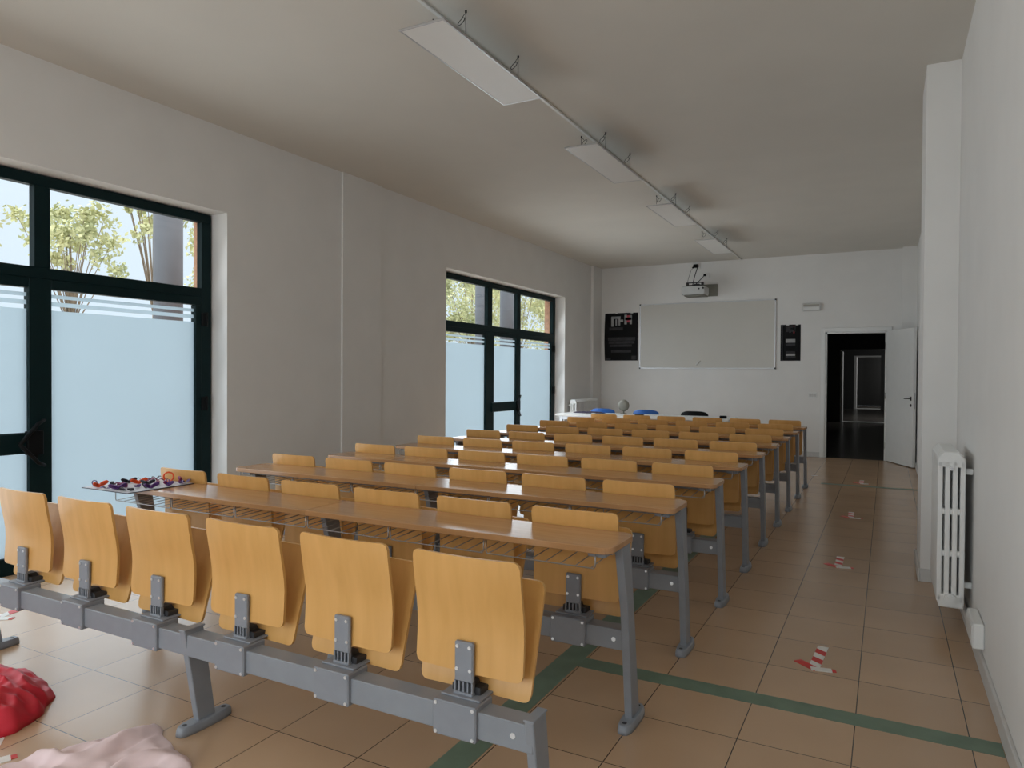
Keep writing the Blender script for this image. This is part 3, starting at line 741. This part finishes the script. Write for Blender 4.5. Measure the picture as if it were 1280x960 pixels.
# ------------------------------------------------------------------ radiators
def radiator(loc, rot, nsec, w, z0, z1, label):
    """sections stacked along local +Y, width along X from -w to 0"""
    t = tag(empty('radiator', loc, rot), label, 'radiator')
    pitch = .06
    b = MB(); cw = w / 4
    sec = MB(); H = z1 - z0
    bars = [(0, .085), (.335, .355), (.605, .625), (.90, 1.0)]
    for k in range(4):
        xa = -w + k * (w / 3.999) + (.0 if k == 0 else .004); xb = -w + (k + 1) * (w / 4) - (.0 if k == 3 else .0)
        xc = -w + w * (k + .5) / 4
        hw = .0118
        cxs = -w + hw + k * (w - 2 * hw) / 3
        sec.box(cxs - hw, cxs + hw, 0, pitch - .014, z0 + .03, z1 - .05, .005, seg=2)
    for za, zb in bars:
        if za == 0: pts = [(-w, z0 + .045), (-w + .012, z0), (-.004, z0), (0, z0 + .02), (0, z0 + .085 * H), (-w, z0 + .085 * H)]
        elif zb == 1: pts = [(-w, z0 + .90 * H), (0, z0 + .90 * H), (0, z1 - .04), (-.03, z1), (-w + .03, z1), (-w, z1 - .03)]
        else: pts = [(-w, z0 + za * H - .008), (0, z0 + za * H - .008), (0, z0 + zb * H + .008), (-w, z0 + zb * H + .008)]
        sec.prism(pts, 'Y', .0 if zb == 1 or za == 0 else .006, pitch - (.014 if zb == 1 or za == 0 else .018), .006)
    me = sec.mesh('section', WHITEP)
    for k in range(nsec): put('section', me, t, (0, k * pitch, 0))
    v = MB(); v.disc((-w / 2, -.012, z0 + .05), (0, 1, 0), .028, .024, 20); v.disc((-w / 2, -.028, z0 + .05), (0, 1, 0), .018, .012, 16); v.build('end_plug', WHITEP, t)
    v = MB(); v.disc((-w / 2, -.006, z1 - .085), (0, 1, 0), .012, .012, 12); v.slot = 1; v.disc((-w / 2, -.014, z1 - .085), (0, 1, 0), .007, .008, 10); v.build('vent_valve', [WHITEP, ALU], t)
    for z in (z0 + .1, z1 - .12): MB().box(-.005, .037, .05, .075, z, z + .03, .003).build('wall_bracket', WHITEP, t)
    return t
radiator((.368, 4.33, 0), (0, 0, 0), 9, .125, .145, .962, 'white column radiator on the right wall next to the pier')
t = radiator((XL + .175, 11.36, 0), (0, 0, 0), 18, .125, .20, .925, 'white column radiator in the far left corner behind the teacher desk')
for o in list(t.children):
    if o.name.startswith('wall_bracket'): o.location.x -= .165

# ------------------------------------------------------------------ teacher desk, chairs and things on the desk
t = tag(empty('teacher_desk', (-3.25, 10.42, 0)), 'long white table in front of the whiteboard', 'table')
DW, DD = 1.32, .35
MB().box(-DW, DW, -DD, DD, .715, .745, .004).build('tabletop', WHITEP, t)
b = MB(); b.box(-DW + .10, DW - .10, -DD + .05, -DD + .09, .66, .715, .002); b.box(-DW + .10, DW - .10, DD - .09, DD - .05, .66, .715, .002); b.build('apron', ALU, t)
for sx in (-1, 1):
    for sy in (-1, 1): MB().box(sx * (DW - .08) - .022, sx * (DW - .08) + .022, sy * (DD - .07) - .022, sy * (DD - .07) + .022, 0, .715, .003).build('leg', ALU, t)
def chair(x, y, m, label):
    t = tag(empty('chair', (x, y, 0), (0, 0, PI)), label, 'chair', 'chairs at the white table')
    def P(i, j):
        u = i / 14 * 2 - 1; v = j / 8
        hw = .225 - .06 * max(0, v - .75) ** 2 * 12 - .01 * v
        return (hw * u, .21 + .03 * v - .05 * u * u, .50 + .30 * v - .018 * u ** 4 * (v > .9))
    MB().sheet(P, 14, 8, .012, lambda i, j: (0, 1, 0)).build('backrest', m, t)
    def S(i, j):
        u = i / 10 * 2 - 1; v = j / 10 * 2 - 1
        return (.22 * u, .21 * v, .45 - .018 * (1 - u * u) + .012 * u * u - .02 * max(0, -v) ** 4)
    MB().sheet(S, 10, 10, .012, lambda i, j: (0, 0, -1)).build('seat', m, t)
    for sx in (-1, 1):
        MB().tube([(sx * .2, .22, 0), (sx * .185, .17, .42), (sx * .185, .17, .435)], .011, 8).build('leg', STEEL, t)
        MB().tube([(sx * .2, -.2, 0), (sx * .185, -.15, .42), (sx * .185, -.15, .435)], .011, 8).build('leg', STEEL, t)
        MB().tube([(sx * .16, .10, .432), (sx * .16, .20, .44), (sx * .16, .238, .55), (sx * .16, .245, .60)], .010, 8).build('back_frame', STEEL, t)
    return t
chair(-4.17, 11.30, BLUEP, 'blue plastic chair behind the white table, left one by the radiator')
chair(-3.43, 11.30, BLUEP, 'blue plastic chair behind the white table, in the middle')
chair(-2.65, 11.30, BLACK, 'black chair behind the right part of the white table')
t = tag(empty('desk_fan', (-3.64, 10.62, .745)), 'small beige round fan on a thin stem on the white table', 'fan')
MB().disc((0, 0, .006), (0, 0, 1), .05, .012, 20).build('base', FANM, t)
MB().tube([(0, 0, .01), (0, .012, .08)], [.014, .006], 8).build('stem', FANM, t)
b = MB()
prof = [(0, -.035), (.05, -.033), (.085, -.018), (.092, 0), (.085, .018), (.05, .03), (0, .032)]
rings = [[b.bm.verts.new((r * math.cos(2 * PI * k / 24), y, .135 + r * math.sin(2 * PI * k / 24))) for k in range(24)] if r else [b.bm.verts.new((0, y, .135))] for r, y in prof]
fs = []
for A, B in zip(rings, rings[1:]):
    for k in range(24):
        if len(A) == 1: fs.append(b.bm.faces.new((A[0], B[k], B[(k + 1) % 24])))
        elif len(B) == 1: fs.append(b.bm.faces.new((A[k], A[(k + 1) % 24], B[0])))
        else: fs.append(b.bm.faces.new((A[k], A[(k + 1) % 24], B[(k + 1) % 24], B[k])))
b._fin(fs, True); bmesh.ops.recalc_face_normals(b.bm, faces=fs); b.build('round_head', FANM, t)
tag(crumple('folded_cloth', -4.20, 10.58, .28, .13, .022, PURPC, .006, 9, 8.2, 14, 40), 'dark violet cloth lying on the left end of the white table', 'cloth').location.z = .7455
tag(MB().prism([(-.05, 0), (.05, 0), (.04, .02), (-.04, .022)], 'X', -.06, .06, .003).build('glasses_case', DARKP, None, (-3.30, 10.35, .7455)), 'small dark case on the white table between the blue chairs', 'case')
tag(MB().box(-.03, .03, -.02, .02, 0, .022, .004).build('tissue_pack', TAPEW, None, (-3.98, 10.2, .7455), (0, 0, .3)), 'small white pack on the front of the white table', 'pack')
tag(MB().box(-.05, .05, -.03, .03, 0, .04, .008).build('small_pouch', BLACK, None, (-2.05, 10.3, .7455), (0, 0, .2)), 'small black pouch at the right end of the white table', 'pouch')

# ------------------------------------------------------------------ outside: paving, columns, trees
struct(MB().box(-60, -5.30, -40, 80, -.14, -.02).build('ground_outside', PAVE), 'pale paving outside the windows', 'ground')
def column(y, label):
    t = tag(empty('column', (-7.0, y, -.02)), label, 'column', 'round columns outside the windows')
    MB().disc((0, 0, 2.2), (0, 0, 1), .15, 4.2, 32, True).build('shaft', CONC, t)
    MB().box(-.20, .20, -.20, .20, 0, .12, .01).build('plinth', CONC, t)
    MB().box(-.22, .22, -.22, .22, 4.28, 4.42, .01).build('capital', CONC, t)
column(5.12, 'round grey column outside the near window')
column(11.98, 'round grey column outside the far window, left of the pair')
column(12.98, 'round grey column outside the far window, right of the pair')
def leafmesh(n, rad, seed):
    rnd = random.Random(seed); b = MB()
    blobs = [(Vector((rnd.uniform(-1, 1) * rad * .75, rnd.uniform(-1, 1) * rad * .75, rnd.uniform(-.7, .8) * rad)), rnd.uniform(.10, .30) * rad) for _ in range(26)]
    fs = []
    for _ in range(n):
        c, r = rnd.choice(blobs)
        p = Vector((rnd.gauss(0, 1), rnd.gauss(0, 1), rnd.gauss(0, 1))).normalized() * r * rnd.uniform(.2, 1.35) + c
        a = Vector((rnd.gauss(0, 1), rnd.gauss(0, 1), rnd.gauss(0, 1))).normalized(); q = a.orthogonal().normalized()
        L_ = rnd.uniform(.04, .075); w_ = L_ * .5
        vs = [b.bm.verts.new(p + v) for v in (-a * L_, q * w_, a * L_ * .9, -q * w_)]
        fs.append(b.bm.faces.new(vs))
    b._fin(fs, False)
    return b, blobs
def tree(x, y, h, rad, n, seed, label):
    t = tag(empty('tree', (x, y, -.02)), label, 'tree', 'trees outside the windows')
    b, blobs = leafmesh(n, rad, seed)
    b.build('foliage', LEAF, t, (0, 0, h))
    w = MB(); w.tube([(0, 0, 0), (.03, .02, h * .35), (-.03, .04, h * .7), (0, 0, h + rad * .3)], [.07, .055, .04, .015], 8)
    for c, r in blobs: w.tube([(0, .02, h * .55), tuple(Vector((0, 0, h * .62)).lerp(Vector((0, 0, h)) + c, .5)), tuple(Vector((0, 0, h)) + c)], [.016, .010, .005], 6)
    w.build('trunk', BARK, t)
tree(-15.0, 8.7, 4.0, 1.0, 2600, 1, 'pale leafy tree left in the near window, beyond the mullion')
tree(-13.2, 5.6, 3.5, .9, 2200, 2, 'pale leafy tree at the left edge of the near window')
tree(-12.6, 8.9, 4.35, .6, 1100, 3, 'thin leafy tree left of the column in the near window')
tree(-15.5, 13.2, 4.1, 1.1, 2200, 4, 'leafy tree behind the column at the near window')
for i, (x, y, h_, r_) in enumerate([(-13, 21.5, 3.9, 1.7), (-13.2, 25.6, 4.0, 1.7), (-13.2, 29.7, 4.0, 1.8), (-18.5, 25.5, 4.4, 2.2), (-19, 33, 4.6, 2.5)]):
    tree(x, y, h_, r_, 8000, 20 + i, ['yellow-green tree filling the left upper pane of the far window', 'yellow-green tree in the middle upper pane of the far window',
         'yellow-green tree in the right upper pane of the far window', 'larger tree standing behind the left upper pane of the far window', 'larger tree farthest back beyond the far window'][i])
